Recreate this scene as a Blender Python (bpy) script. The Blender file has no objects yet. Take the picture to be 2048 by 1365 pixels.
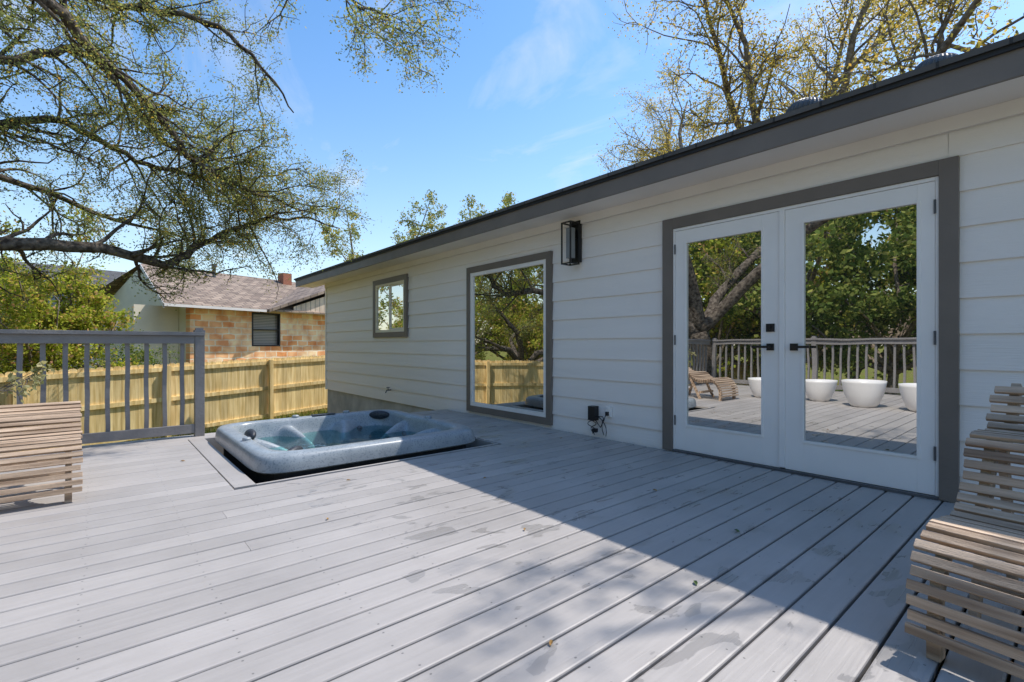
import bpy, math, random
import numpy as np
from mathutils import Matrix, Vector
random.seed(7)
scene=bpy.context.scene
col=scene.collection
WM={}
# ---------------------------------------------------------------- materials
def newmat(name):
    m=bpy.data.materials.new(name); m.use_nodes=True
    nt=m.node_tree; nt.nodes.clear()
    out=nt.nodes.new('ShaderNodeOutputMaterial')
    return m,nt,out
def N(nt,t,**kw):
    n=nt.nodes.new(t)
    for k,v in kw.items():
        if k.startswith('i_'): n.inputs[k[2:].replace('_',' ')].default_value=v
        else: setattr(n,k,v)
    return n
def L(nt,a,b): nt.links.new(a,b)
def math_(nt,op,a,b=None,c=None,clamp=False):
    n=nt.nodes.new('ShaderNodeMath'); n.operation=op; n.use_clamp=clamp
    for i,v in enumerate((a,b,c)):
        if v is None: continue
        if isinstance(v,(int,float)): n.inputs[i].default_value=v
        else: nt.links.new(v,n.inputs[i])
    return n.outputs[0]
def mixc(nt,fac,a,b,mode='MIX'):
    n=nt.nodes.new('ShaderNodeMix'); n.data_type='RGBA'; n.blend_type=mode
    for s,v in ((n.inputs[0],fac),(n.inputs[6],a),(n.inputs[7],b)):
        if isinstance(v,(int,float)): s.default_value=v
        elif isinstance(v,tuple): s.default_value=v if len(v)==4 else (*v,1)
        else: nt.links.new(v,s)
    return n.outputs[2]
def ramp(nt,fac,stops):
    n=nt.nodes.new('ShaderNodeValToRGB'); e=n.color_ramp.elements
    while len(e)<len(stops): e.new(.5)
    for el,(p,c) in zip(e,stops):
        el.position=p; el.color=(*c,1) if len(c)==3 else c
    nt.links.new(fac,n.inputs[0]); return n.outputs[0]
def M(name,c,rough=.6,var=.2,scale=4,bump=0,bscale=60,metal=0,stretch=(1,1,1),island=0.0,spec=.5,c2=None):
    m,nt,out=newmat(name)
    p=N(nt,'ShaderNodeBsdfPrincipled'); L(nt,p.outputs[0],out.inputs[0])
    tc=N(nt,'ShaderNodeTexCoord'); mp=N(nt,'ShaderNodeMapping'); L(nt,tc.outputs['Object'],mp.inputs[0]); mp.inputs['Scale'].default_value=stretch
    n1=N(nt,'ShaderNodeTexNoise'); n1.inputs['Scale'].default_value=scale; n1.inputs['Detail'].default_value=4; L(nt,mp.outputs[0],n1.inputs['Vector'])
    lo=tuple(x*(1-var) for x in c); hi=tuple(min(1,x*(1+var)) for x in (c2 or c))
    cc=ramp(nt,n1.outputs['Fac'],[(.3,lo),(.7,hi)])
    if island:
        g=N(nt,'ShaderNodeNewGeometry')
        f=math_(nt,'MULTIPLY_ADD',g.outputs['Random Per Island'],island*2,1-island)
        h=N(nt,'ShaderNodeHueSaturation'); L(nt,cc,h.inputs['Color']); L(nt,f,h.inputs['Value']); cc=h.outputs[0]
    L(nt,cc,p.inputs['Base Color'])
    p.inputs['Roughness'].default_value=rough; p.inputs['Metallic'].default_value=metal
    p.inputs['Specular IOR Level'].default_value=spec
    if bump:
        n2=N(nt,'ShaderNodeTexNoise'); n2.inputs['Scale'].default_value=bscale; n2.inputs['Detail'].default_value=3; L(nt,mp.outputs[0],n2.inputs['Vector'])
        b=N(nt,'ShaderNodeBump'); b.inputs['Strength'].default_value=bump; b.inputs['Distance'].default_value=.01
        L(nt,n2.outputs['Fac'],b.inputs['Height']); L(nt,b.outputs[0],p.inputs['Normal'])
    return m
def leafmat(name,stops,trans=.35):
    m,nt,out=newmat(name)
    g=N(nt,'ShaderNodeNewGeometry')
    c=ramp(nt,g.outputs['Random Per Island'],stops)
    d=N(nt,'ShaderNodeBsdfDiffuse'); L(nt,c,d.inputs['Color'])
    t=N(nt,'ShaderNodeBsdfTranslucent'); L(nt,mixc(nt,1.0,c,(1.7,1.65,1.05),'MULTIPLY'),t.inputs[0])
    mx=N(nt,'ShaderNodeMixShader'); mx.inputs[0].default_value=trans
    L(nt,d.outputs[0],mx.inputs[1]); L(nt,t.outputs[0],mx.inputs[2]); L(nt,mx.outputs[0],out.inputs[0]); return m
def barkmat(name,a,b_):
    m,nt,out=newmat(name); d=N(nt,'ShaderNodeBsdfDiffuse'); L(nt,d.outputs[0],out.inputs[0])
    tc=N(nt,'ShaderNodeTexCoord'); n=N(nt,'ShaderNodeTexNoise'); n.inputs['Scale'].default_value=14; n.inputs['Detail'].default_value=4; L(nt,tc.outputs['Object'],n.inputs['Vector'])
    L(nt,ramp(nt,n.outputs['Fac'],[(.35,a),(.65,b_)]),d.inputs['Color'])
    b=N(nt,'ShaderNodeBump'); b.inputs['Strength'].default_value=1; b.inputs['Distance'].default_value=.03; L(nt,n.outputs['Fac'],b.inputs['Height']); L(nt,b.outputs[0],d.inputs['Normal']); return m

m_siding=M('painted_siding',(.885,.825,.775),.5,.03,1.2,.25,30,stretch=(1,.15,4))
m_white=M('white_paint',(.91,.865,.825),.35,.03,3)
m_soffit=M('soffit_paint',(.85,.785,.725),.6,.04,2)
m_trim=M('taupe_trim_paint',(.185,.153,.128),.5,.1,3,.2,40)
m_black=M('black_metal',(.012,.012,.013),.35,.2,5)
m_grey=M('grey_rail_paint',(.205,.192,.186),.5,.12,6,.3,40)
m_conc=M('concrete',(.52,.48,.43),.9,.2,3,.5,40)
m_cream=M('cream_vinyl',(.82,.74,.58),.5,.05,3)
m_bark=barkmat('oak_bark',(.05,.04,.033),(.19,.16,.13))
m_bark2=barkmat('pale_bark',(.12,.095,.075),(.32,.265,.21))
m_pine=M('fresh_pine',(.74,.50,.18),.7,.18,3,.3,40,stretch=(6,6,.5),island=.14,c2=(.82,.64,.33))
m_teak=M('weathered_teak',(.33,.205,.12),.65,.35,3,.5,50,stretch=(.6,9,9),island=.22,c2=(.50,.37,.26))
m_pot=M('white_planter_plastic',(.78,.76,.74),.35,.04,4)
m_pillow=M('speckled_pillow',(.03,.035,.045),.5,.6,60)
m_dark=M('dark_cabinet',(.02,.02,.022),.6,.3,6)
m_leafdry=M('dry_leaf',(.35,.2,.06),.7,.3,20)
m_leafgreen=M('green_leaf',(.08,.13,.03),.6,.3,20)
m_steel=M('galvanised_vent',(.12,.12,.125),.5,.2,8,metal=.3)
m_brickred=M('chimney_brick',(.35,.13,.07),.8,.3,20)
m_oakleaf=leafmat('live_oak_leaves',[(0,(.15,.17,.065)),(.45,(.24,.27,.11)),(.8,(.34,.35,.15)),(.93,(.46,.35,.09)),(1,(.5,.27,.05))],.45)
m_yleaf=leafmat('spring_leaves',[(0,(.22,.19,.055)),(.5,(.38,.32,.10)),(.8,(.54,.41,.14)),(1,(.55,.33,.08))],.45)
m_gleaf=leafmat('green_leaves',[(0,(.07,.11,.03)),(.5,(.15,.21,.055)),(.85,(.28,.31,.09)),(1,(.42,.40,.12))])
m_bleaf=leafmat('bright_bush_leaves',[(0,(.15,.20,.03)),(.5,(.33,.38,.05)),(.8,(.48,.45,.09)),(.9,(.54,.38,.12)),(1,(.57,.32,.20))])

def glassmat():
    m,nt,out=newmat('window_glass')
    d=N(nt,'ShaderNodeBsdfPrincipled'); d.inputs['Base Color'].default_value=(.02,.022,.022,1); d.inputs['Roughness'].default_value=.3
    g=N(nt,'ShaderNodeBsdfGlossy'); g.inputs['Roughness'].default_value=.0; g.inputs['Color'].default_value=(.97,.96,.92,1)
    tc=N(nt,'ShaderNodeTexCoord'); n=N(nt,'ShaderNodeTexNoise'); n.inputs['Scale'].default_value=1.3; L(nt,tc.outputs['Object'],n.inputs['Vector'])
    b=N(nt,'ShaderNodeBump'); b.inputs['Strength'].default_value=.025; b.inputs['Distance'].default_value=.03; L(nt,n.outputs[0],b.inputs['Height']); L(nt,b.outputs[0],g.inputs['Normal'])
    mx=N(nt,'ShaderNodeMixShader'); mx.inputs[0].default_value=.68
    L(nt,d.outputs[0],mx.inputs[1]); L(nt,g.outputs[0],mx.inputs[2]); L(nt,mx.outputs[0],out.inputs[0]); return m
m_glass=glassmat()
def watermat():
    m,nt,out=newmat('spa_water')
    t=N(nt,'ShaderNodeBsdfTransparent'); t.inputs[0].default_value=(.60,.95,.96,1)
    g=N(nt,'ShaderNodeBsdfGlossy'); g.inputs['Roughness'].default_value=.01
    f=N(nt,'ShaderNodeFresnel'); f.inputs[0].default_value=1.33
    tc=N(nt,'ShaderNodeTexCoord'); n=N(nt,'ShaderNodeTexNoise'); n.inputs['Scale'].default_value=6; L(nt,tc.outputs['Object'],n.inputs['Vector'])
    b=N(nt,'ShaderNodeBump'); b.inputs['Strength'].default_value=.25; b.inputs['Distance'].default_value=.02; L(nt,n.outputs[0],b.inputs['Height'])
    L(nt,b.outputs[0],g.inputs['Normal']); L(nt,b.outputs[0],f.inputs['Normal'])
    mx=N(nt,'ShaderNodeMixShader'); L(nt,f.outputs[0],mx.inputs[0]); L(nt,t.outputs[0],mx.inputs[1]); L(nt,g.outputs[0],mx.inputs[2]); L(nt,mx.outputs[0],out.inputs[0]); return m
m_water=watermat()
def tubmat():
    m,nt,out=newmat('marbled_acrylic')
    p=N(nt,'ShaderNodeBsdfPrincipled'); L(nt,p.outputs[0],out.inputs[0])
    tc=N(nt,'ShaderNodeTexCoord')
    n=N(nt,'ShaderNodeTexNoise'); n.inputs['Scale'].default_value=5; n.inputs['Detail'].default_value=6; n.inputs['Distortion'].default_value=1.0; L(nt,tc.outputs['Object'],n.inputs['Vector'])
    n2=N(nt,'ShaderNodeTexNoise'); n2.inputs['Scale'].default_value=70; L(nt,tc.outputs['Object'],n2.inputs['Vector'])
    c=ramp(nt,n.outputs['Fac'],[(.3,(.25,.285,.315)),(.5,(.30,.335,.36)),(.7,(.35,.385,.41))])
    c=mixc(nt,math_(nt,'MULTIPLY',math_(nt,'GREATER_THAN',n2.outputs['Fac'],.58),.5),c,(.13,.16,.185))
    L(nt,c,p.inputs['Base Color']); p.inputs['Roughness'].default_value=.3; p.inputs['Coat Weight'].default_value=.1
    return m
m_tub=tubmat()
def deckmat():
    m,nt,out=newmat('painted_deck_boards')
    p=N(nt,'ShaderNodeBsdfPrincipled'); L(nt,p.outputs[0],out.inputs[0])
    g=N(nt,'ShaderNodeNewGeometry'); s=N(nt,'ShaderNodeSeparateXYZ'); L(nt,g.outputs['Position'],s.inputs[0])
    X,Y=s.outputs[0],s.outputs[1]
    mp=N(nt,'ShaderNodeMapping'); mp.inputs['Scale'].default_value=(1.2,22,1); L(nt,g.outputs['Position'],mp.inputs[0])
    ng=N(nt,'ShaderNodeTexNoise'); ng.inputs['Scale'].default_value=2.0; ng.inputs['Detail'].default_value=6; ng.inputs['Distortion'].default_value=.6; L(nt,mp.outputs[0],ng.inputs['Vector'])
    nl=N(nt,'ShaderNodeTexNoise'); nl.inputs['Scale'].default_value=1.4; nl.inputs['Detail'].default_value=8; nl.inputs['Roughness'].default_value=.62; L(nt,g.outputs['Position'],nl.inputs['Vector'])
    base=ramp(nt,nl.outputs['Fac'],[(.3,(.345,.318,.297)),(.7,(.435,.402,.376))])
    v=math_(nt,'MULTIPLY_ADD',g.outputs['Random Per Island'],.16,.92)
    v=math_(nt,'MULTIPLY',v,math_(nt,'MULTIPLY_ADD',ng.outputs['Fac'],.22,.89))
    h=N(nt,'ShaderNodeHueSaturation'); L(nt,base,h.inputs['Color']); L(nt,v,h.inputs['Value'])
    fx=math_(nt,'MULTIPLY',math_(nt,'SUBTRACT',math_(nt,'FRACT',math_(nt,'DIVIDE',math_(nt,'ADD',X,10),.406)),.5),.406)
    fy=math_(nt,'MULTIPLY',math_(nt,'SUBTRACT',math_(nt,'ABSOLUTE',math_(nt,'SUBTRACT',math_(nt,'FRACT',math_(nt,'DIVIDE',math_(nt,'ADD',Y,2.92),.146)),.5)),.30),.146)
    nj=N(nt,'ShaderNodeTexNoise'); nj.inputs['Scale'].default_value=5; nj.inputs['Detail'].default_value=0; L(nt,g.outputs['Position'],nj.inputs['Vector'])
    fx=math_(nt,'ADD',fx,math_(nt,'MULTIPLY_ADD',nj.outputs['Fac'],.05,-.025))
    d=math_(nt,'SQRT',math_(nt,'ADD',math_(nt,'MULTIPLY',fx,fx),math_(nt,'MULTIPLY',fy,fy)))
    scr=math_(nt,'LESS_THAN',d,.004)
    mw=N(nt,'ShaderNodeMapping'); mw.inputs['Scale'].default_value=(1.6,3.0,1); L(nt,g.outputs['Position'],mw.inputs[0])
    nw=N(nt,'ShaderNodeTexNoise'); nw.inputs['Scale'].default_value=2.2; nw.inputs['Detail'].default_value=5; nw.inputs['Distortion'].default_value=.8; L(nt,mw.outputs[0],nw.inputs['Vector'])
    wet=N(nt,'ShaderNodeMapRange'); wet.inputs[1].default_value=.60; wet.inputs[2].default_value=.61; L(nt,nw.outputs['Fac'],wet.inputs[0])
    band=math_(nt,'MULTIPLY',math_(nt,'GREATER_THAN',X,1.0),math_(nt,'GREATER_THAN',Y,.1))
    w=math_(nt,'MULTIPLY',wet.outputs[0],band)
    c=mixc(nt,math_(nt,'MULTIPLY',w,.32),h.outputs[0],(.15,.14,.13))
    c=mixc(nt,math_(nt,'MULTIPLY',scr,.6),c,(.05,.05,.05))
    L(nt,c,p.inputs['Base Color'])
    r=math_(nt,'MULTIPLY_ADD',w,-.22,.44); r=math_(nt,'MULTIPLY_ADD',ng.outputs['Fac'],.12,r,); L(nt,r,p.inputs['Roughness'])
    b=N(nt,'ShaderNodeBump'); b.inputs['Strength'].default_value=.45; b.inputs['Distance'].default_value=.004; L(nt,ng.outputs['Fac'],b.inputs['Height']); L(nt,b.outputs[0],p.inputs['Normal'])
    return m
m_deck=deckmat()
def brickmat(name,axes,c1,c2,cm,w,h,mortar,rough=.85,bump=.6,distort=0,scale=1,vary=None):
    m,nt,out=newmat(name)
    p=N(nt,'ShaderNodeBsdfPrincipled'); L(nt,p.outputs[0],out.inputs[0]); p.inputs['Roughness'].default_value=rough
    tc=N(nt,'ShaderNodeTexCoord'); s=N(nt,'ShaderNodeSeparateXYZ'); L(nt,tc.outputs['Object'],s.inputs[0])
    cb=N(nt,'ShaderNodeCombineXYZ'); L(nt,s.outputs[axes[0]],cb.inputs[0]); L(nt,s.outputs[axes[1]],cb.inputs[1])
    vec=cb.outputs[0]
    if distort:
        n=N(nt,'ShaderNodeTexNoise'); n.inputs['Scale'].default_value=3; L(nt,vec,n.inputs['Vector'])
        a=N(nt,'ShaderNodeVectorMath',operation='MULTIPLY_ADD'); L(nt,n.outputs['Color'],a.inputs[0]); a.inputs[1].default_value=(distort,)*3; L(nt,vec,a.inputs[2]); vec=a.outputs[0]
    b=N(nt,'ShaderNodeTexBrick'); L(nt,vec,b.inputs['Vector']); b.inputs['Scale'].default_value=1
    b.inputs['Brick Width'].default_value=w; b.inputs['Row Height'].default_value=h; b.inputs['Mortar Size'].default_value=mortar
    b.inputs['Color1'].default_value=(*c1,1); b.inputs['Color2'].default_value=(*c2,1); b.inputs['Mortar'].default_value=(*cm,1)
    n=N(nt,'ShaderNodeTexNoise'); n.inputs['Scale'].default_value=2.3; n.inputs['Detail'].default_value=8; L(nt,vec,n.inputs['Vector'])
    c=mixc(nt,.75,b.outputs['Color'],ramp(nt,n.outputs['Fac'],vary or [(.3,(.6,.6,.6)),(.7,(1.25,1.25,1.25))]),'MULTIPLY')
    L(nt,c,p.inputs['Base Color'])
    bp=N(nt,'ShaderNodeBump'); bp.inputs['Strength'].default_value=bump; bp.inputs['Distance'].default_value=.02; bp.invert=True
    L(nt,b.outputs['Fac'],bp.inputs['Height']); L(nt,bp.outputs[0],p.inputs['Normal'])
    return m
m_stone=brickmat('limestone_blocks',(0,2),(.90,.38,.14),(1.0,.76,.48),(.92,.78,.60),.42,.2,.022,distort=.08,vary=[(.38,(.85,.52,.34)),(.5,(1,.92,.82)),(.62,(1.35,1.3,1.22))])
m_shingle_n=brickmat('brown_shingles',(0,1),(.38,.285,.21),(.21,.15,.11),(.10,.075,.06),.3,.17,.014)
m_shingle=brickmat('grey_shingles',(1,0),(.12,.11,.10),(.08,.075,.07),(.04,.04,.04),.3,.14,.008)
m_greysiding=brickmat('grey_lap_siding',(0,2),(.36,.38,.42),(.33,.35,.39),(.15,.16,.17),6,.18,.01)
m_panel=brickmat('tan_panel_siding',(2,0),(.78,.62,.46),(.74,.59,.44),(.3,.24,.18),6,.2,.014)
def blindmat():
    m,nt,out=newmat('window_blinds')
    p=N(nt,'ShaderNodeBsdfPrincipled'); L(nt,p.outputs[0],out.inputs[0])
    tc=N(nt,'ShaderNodeTexCoord'); s=N(nt,'ShaderNodeSeparateXYZ'); L(nt,tc.outputs['Object'],s.inputs[0])
    f=math_(nt,'FRACT',math_(nt,'MULTIPLY',s.outputs[2],18))
    L(nt,ramp(nt,f,[(.1,(.05,.05,.05)),(.5,(.34,.31,.28))]),p.inputs['Base Color']); p.inputs['Roughness'].default_value=.3
    return m
m_blind=blindmat()
def groundmat():
    m,nt,out=newmat('grass_and_leaf_litter')
    p=N(nt,'ShaderNodeBsdfDiffuse'); L(nt,p.outputs[0],out.inputs[0])
    g=N(nt,'ShaderNodeNewGeometry')
    n=N(nt,'ShaderNodeTexNoise'); n.inputs['Scale'].default_value=.8; n.inputs['Detail'].default_value=5; L(nt,g.outputs['Position'],n.inputs['Vector'])
    n2=N(nt,'ShaderNodeTexNoise'); n2.inputs['Scale'].default_value=25; n2.inputs['Detail'].default_value=4; L(nt,g.outputs['Position'],n2.inputs['Vector'])
    c=ramp(nt,n.outputs['Fac'],[(.35,(.24,.18,.09)),(.5,(.20,.21,.06)),(.7,(.16,.22,.04))])
    c=mixc(nt,.7,c,ramp(nt,n2.outputs['Fac'],[(.3,(.5,.5,.5)),(.7,(1.4,1.35,1.2))]),'MULTIPLY')
    L(nt,c,p.inputs['Color'])
    b=N(nt,'ShaderNodeBump'); b.inputs['Distance'].default_value=.05; L(nt,n2.outputs['Fac'],b.inputs['Height']); L(nt,b.outputs[0],p.inputs['Normal'])
    return m
m_ground=groundmat()

# ---------------------------------------------------------------- mesh helpers
class MB:
    def __init__(s): s.v=[]; s.f=[]
    def add(s,vs,fs):
        o=len(s.v); s.v+= [tuple(p) for p in vs]; s.f+=[tuple(i+o for i in f) for f in fs]
    def box(s,x0,x1,y0,y1,z0,z1):
        s.add([(x0,y0,z0),(x1,y0,z0),(x1,y1,z0),(x0,y1,z0),(x0,y0,z1),(x1,y0,z1),(x1,y1,z1),(x0,y1,z1)],
              [(0,3,2,1),(4,5,6,7),(0,1,5,4),(1,2,6,5),(2,3,7,6),(3,0,4,7)]); return s
    def tube(s,pts,rad,n=6,cap=True):
        pts=[Vector(p) for p in pts]; o=len(s.v); ref=Vector((.31,.17,.94))
        for i,p in enumerate(pts):
            d=(pts[min(i+1,len(pts)-1)]-pts[max(i-1,0)])
            if d.length<1e-6: d=Vector((0,0,1))
            d.normalize(); a=d.cross(ref)
            if a.length<.05: a=d.cross(Vector((1,0,0)))
            a.normalize(); b=d.cross(a)
            r=rad[i] if hasattr(rad,'__len__') else rad
            for k in range(n):
                t=2*math.pi*k/n; q=p+a*(r*math.cos(t))+b*(r*math.sin(t)); s.v.append((q.x,q.y,q.z))
        for i in range(len(pts)-1):
            for k in range(n):
                k2=(k+1)%n; s.f.append((o+i*n+k,o+i*n+k2,o+(i+1)*n+k2,o+(i+1)*n+k))
        if cap:
            s.f.append(tuple(o+k for k in reversed(range(n)))); e=o+(len(pts)-1)*n; s.f.append(tuple(e+k for k in range(n)))
        return s
    def lathe(s,cx,cy,prof,n=32):
        o=len(s.v)
        for r,z in prof:
            for k in range(n):
                t=2*math.pi*k/n; s.v.append((cx+r*math.cos(t),cy+r*math.sin(t),z))
        for i in range(len(prof)-1):
            for k in range(n):
                k2=(k+1)%n; s.f.append((o+i*n+k,o+i*n+k2,o+(i+1)*n+k2,o+(i+1)*n+k))
        return s
    def ell(s,c,r,nu=16,nv=10):
        o=len(s.v)
        for j in range(nv+1):
            a=-math.pi/2+math.pi*j/nv
            for k in range(nu):
                t=2*math.pi*k/nu; s.v.append((c[0]+r[0]*math.cos(a)*math.cos(t),c[1]+r[1]*math.cos(a)*math.sin(t),c[2]+r[2]*math.sin(a)))
        for j in range(nv):
            for k in range(nu):
                k2=(k+1)%nu; s.f.append((o+j*nu+k,o+j*nu+k2,o+(j+1)*nu+k2,o+(j+1)*nu+k))
        return s
I4=Matrix.Identity(4)
def thing(name,label,cat,loc,rotz=0,group=None):
    e=bpy.data.objects.new(name,None); e.empty_display_size=.2
    W=Matrix.Translation(loc)@Matrix.Rotation(rotz,4,'Z'); e.matrix_basis=W; col.objects.link(e); WM[e]=W
    e['label']=label; e['category']=cat
    if group: e['group']=group
    return e
def place(o,parent,frame,c):
    W=frame@Matrix.Translation(c); WM[o]=W
    if parent is not None:
        o.parent=parent; o.matrix_parent_inverse=WM[parent].inverted()
    o.matrix_basis=W; col.objects.link(o)
def make(mb,name,mat,parent=None,frame=I4,smooth=False,bevel=0,label=None,cat=None,group=None,kind=None):
    v=np.array(mb.v,dtype=float); c=(v.min(0)+v.max(0))/2
    if parent is None: c[2]=v[:,2].min()
    me=bpy.data.meshes.new(name); me.from_pydata([tuple(p) for p in (v-c)],[],mb.f); me.materials.append(mat)
    if smooth: me.polygons.foreach_set('use_smooth',[True]*len(me.polygons))
    me.update()
    o=bpy.data.objects.new(name,me); place(o,parent,frame,Vector(c))
    if bevel:
        b=o.modifiers.new('bevel','BEVEL'); b.width=bevel; b.segments=2; b.limit_method='ANGLE'
    if label: o['label']=label
    if cat: o['category']=cat
    if group: o['group']=group
    if kind: o['kind']=kind
    return o
def quadmesh(V,name,mat,parent=None,frame=I4,**kw):
    n=len(V); c=V.reshape(-1,3).mean(0); me=bpy.data.meshes.new(name)
    me.vertices.add(n*4); me.vertices.foreach_set('co',(V-c).astype(np.float32).ravel())
    me.loops.add(n*4); me.loops.foreach_set('vertex_index',np.arange(n*4,dtype=np.int32))
    me.polygons.add(n); me.polygons.foreach_set('loop_start',np.arange(0,n*4,4,dtype=np.int32))
    me.update(calc_edges=True); me.materials.append(mat)
    o=bpy.data.objects.new(name,me); place(o,parent,frame,Vector(c))
    for k,v in kw.items(): o[k]=v
    return o
def copy_thing(src,loc,rotz=0,scale=1,label=None):
    e=src.copy(); W=Matrix.Translation(loc)@Matrix.Rotation(rotz,4,'Z')@Matrix.Scale(scale,4); e.matrix_basis=W; col.objects.link(e)
    if label: e['label']=label
    for ch in [o for o in list(WM) if o.parent==src]:
        c2=ch.copy(); c2.parent=e; c2.matrix_parent_inverse=WM[src].inverted(); c2.matrix_basis=WM[ch]; col.objects.link(c2)
    return e

# ---------------------------------------------------------------- ground
def gz(x,y):
    xc=np.clip(x,-3,6)
    return -1.12+.03*xc+.22*np.exp(-((x-4.4)**2/2.0+(y-11.5)**2/4.0))
xs=np.concatenate([np.linspace(-900,-40,8),np.linspace(-30,30,61),np.linspace(40,900,8)])
mb=MB(); n=len(xs)
for j in range(n):
    for i in range(n):
        x,y=xs[i],xs[j]+6; mb.v.append((x,y,float(gz(x,y))+(.03*math.sin(x*1.3)*math.cos(y*.9) if abs(x)<30 else 0)))
for j in range(n-1):
    for i in range(n-1): mb.f.append((j*n+i,j*n+i+1,(j+1)*n+i+1,(j+1)*n+i))
make(mb,'ground',m_ground,smooth=True,kind='structure')
rng=np.random.default_rng(3)
k=12000; gx=rng.uniform(-1,6,k); gy=rng.uniform(6.6,14.5,k); g0=np.stack([gx,gy,gz(gx,gy)],1); a=rng.uniform(0,6.28,k); hgt=rng.uniform(.05,.14,k)
w=np.stack([np.cos(a)*.008,np.sin(a)*.008,0*a],1); tip=g0+np.stack([rng.normal(0,.03,k),rng.normal(0,.03,k),hgt],1)
quadmesh(np.stack([g0-w,g0+w,tip+w*.3,tip-w*.3],1),'grass',m_gleaf,kind='stuff',label='short green grass beside the wooden fence')

# ---------------------------------------------------------------- house
house=thing('house','single storey house with pale lap siding and taupe trim','house',(7.3,4,-1.0))
ops=[(.56,2.56,-.1,2.14),(4.17,5.82,.09,2.08),(7.74,9.0,1.19,2.2)]
mb=MB(); z=-.055; step=.225; rr=random.Random(5)
while z<2.44:
    z1=min(z+step,2.44)
    cuts=sorted([-5.0,11.70]+[c for o in ops for c in (o[0],o[1])]); j=-5+rr.uniform(.5,3.6)
    while j<11.7:
        if all(not(o[0]-.1<j<o[1]+.1) for o in ops): cuts.append(j)
        j+=3.66
    cuts.sort()
    for y0,y1 in zip(cuts[:-1],cuts[1:]):
        ym=(y0+y1)/2; ivs=[(z,z1)]
        for o in ops:
            if o[0]<ym<o[1]:
                nv=[]
                for a_,b_ in ivs:
                    if a_<o[2]: nv.append((a_,min(b_,o[2])))
                    if b_>o[3]: nv.append((max(a_,o[3]),b_))
                ivs=nv
        for a_,b_ in ivs:
            if b_-a_<.004: continue
            fx=lambda q:4.143+.014*(q-z)/step
            ya,yb=y0+.001,y1-.001
            mb.add([(fx(a_),ya,a_),(fx(a_),yb,a_),(fx(b_),yb,b_),(fx(b_),ya,b_),(4.162,ya,a_),(4.162,yb,a_)],[(0,3,2,1),(0,1,5,4)])
    z+=step
wall=make(mb,'wall',m_siding,house)
mb=MB(); mb.box(4.17,4.30,-5,11.76,-.06,2.44); mb.box(4.30,10.5,11.6,11.76,-.06,2.5); mb.box(10.4,10.5,-5,11.6,-.06,2.5); mb.box(4.30,10.4,-5,-4.9,-.06,2.5)
mb.add([(4.3,11.75,2.5),(10.4,11.75,2.5),(7.3,11.75,3.6)],[(0,1,2)])
make(mb,'wall_core',m_siding,house)
mb=MB(); mb.box(4.135,4.168,11.70,11.77,-.06,2.44)
make(mb,'corner_board',m_white,house)
mb=MB(); mb.box(4.175,10.45,-5,11.72,-1.3,-.0601)
make(mb,'foundation',m_conc,house)
RE=12.75
def roofz(x): return 2.62+.33*(x-3.74) if x<7.3 else 2.62+.33*(7.3-3.74)-.33*(x-7.3)
mb=MB()
for xa,xb in ((3.72,7.3),(7.3,10.9)):
    za,zb=roofz(xa),roofz(xb)
    mb.add([(xa,-6,za),(xb,-6,zb),(xb,RE+.05,zb),(xa,RE+.05,za),(xa,-6,za+.035),(xb,-6,zb+.035),(xb,RE+.05,zb+.035),(xa,RE+.05,za+.035)],
      [(0,3,2,1),(4,5,6,7),(0,1,5,4),(1,2,6,5),(2,3,7,6),(3,0,4,7)])
roof=make(mb,'roof',m_shingle,house)
mb=MB(); mb.box(3.752,3.775,-6,RE,2.44,2.612)
for xa,xb in ((3.78,7.3),(7.3,10.86)):
    za,zb=roofz(xa),roofz(xb)
    mb.add([(xa,RE,za-.17),(xb,RE,zb-.17),(xb,RE,zb-.01),(xa,RE,za-.01),(xa,RE+.03,za-.17),(xb,RE+.03,zb-.17),(xb,RE+.03,zb-.01),(xa,RE+.03,za-.01)],
      [(0,1,2,3),(4,7,6,5),(0,4,5,1),(3,2,6,7),(0,3,7,4),(1,5,6,2)])
make(mb,'fascia',m_trim,house)
mb=MB(); mb.box(3.736,3.751,-6,RE,2.585,2.618); make(mb,'drip_edge',m_dark,house)
mb=MB(); mb.box(3.776,4.169,-6,RE-.02,2.45,2.47)
mb.box(4.118,4.142,-5,11.76,2.36,2.449)
make(mb,'soffit',m_soffit,house)
def turbine(x,y,r):
    z0=roofz(x); mb=MB()
    nb=28; mb.lathe(x,y,[(r*.75,z0-.06),(r*.7,z0+.09)],24); o=len(mb.v)
    rows=10; nn=nb*3
    for j in range(rows+1):
        t=j/rows; a_=-1.0+2.45*t; rad=r*math.cos(a_*.98); zz=z0+.09+r*.95*(math.sin(a_)+math.sin(1.0))*.75
        for k_ in range(nn):
            th=2*math.pi*k_/nn+t*.5; q=rad*(1+.07*(1 if k_%3==0 else -.3)); mb.v.append((x+q*math.cos(th),y+q*math.sin(th),zz))
    for j in range(rows):
        for k_ in range(nn):
            k2=(k_+1)%nn; mb.f.append((o+j*nn+k_,o+j*nn+k2,o+(j+1)*nn+k2,o+(j+1)*nn+k_))
    make(mb,'roof_vent',m_steel,roof)
turbine(5.7,1.9,.18); turbine(5.8,.86,.17)
mb=MB(); mb.lathe(5.6,8.1,[(.04,3.1),(.04,3.42),(.0,3.42)],12); make(mb,'vent_pipe',m_steel,roof)
X0,X1=4.112,4.165
mb=MB(); mb.box(X0,X1,.506,.602,.003,2.19); mb.box(X0,X1,2.506,2.612,.003,2.19); mb.box(X0,X1,.6021,2.5059,2.092,2.19)
door=make(mb,'door_surround',m_trim,house,bevel=.002)
mb=MB(); mb.box(4.126,4.19,.6023,.620,.02,2.09); mb.box(4.126,4.19,2.487,2.5057,.02,2.09); mb.box(4.126,4.19,.6201,2.4869,2.065,2.09)
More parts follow.
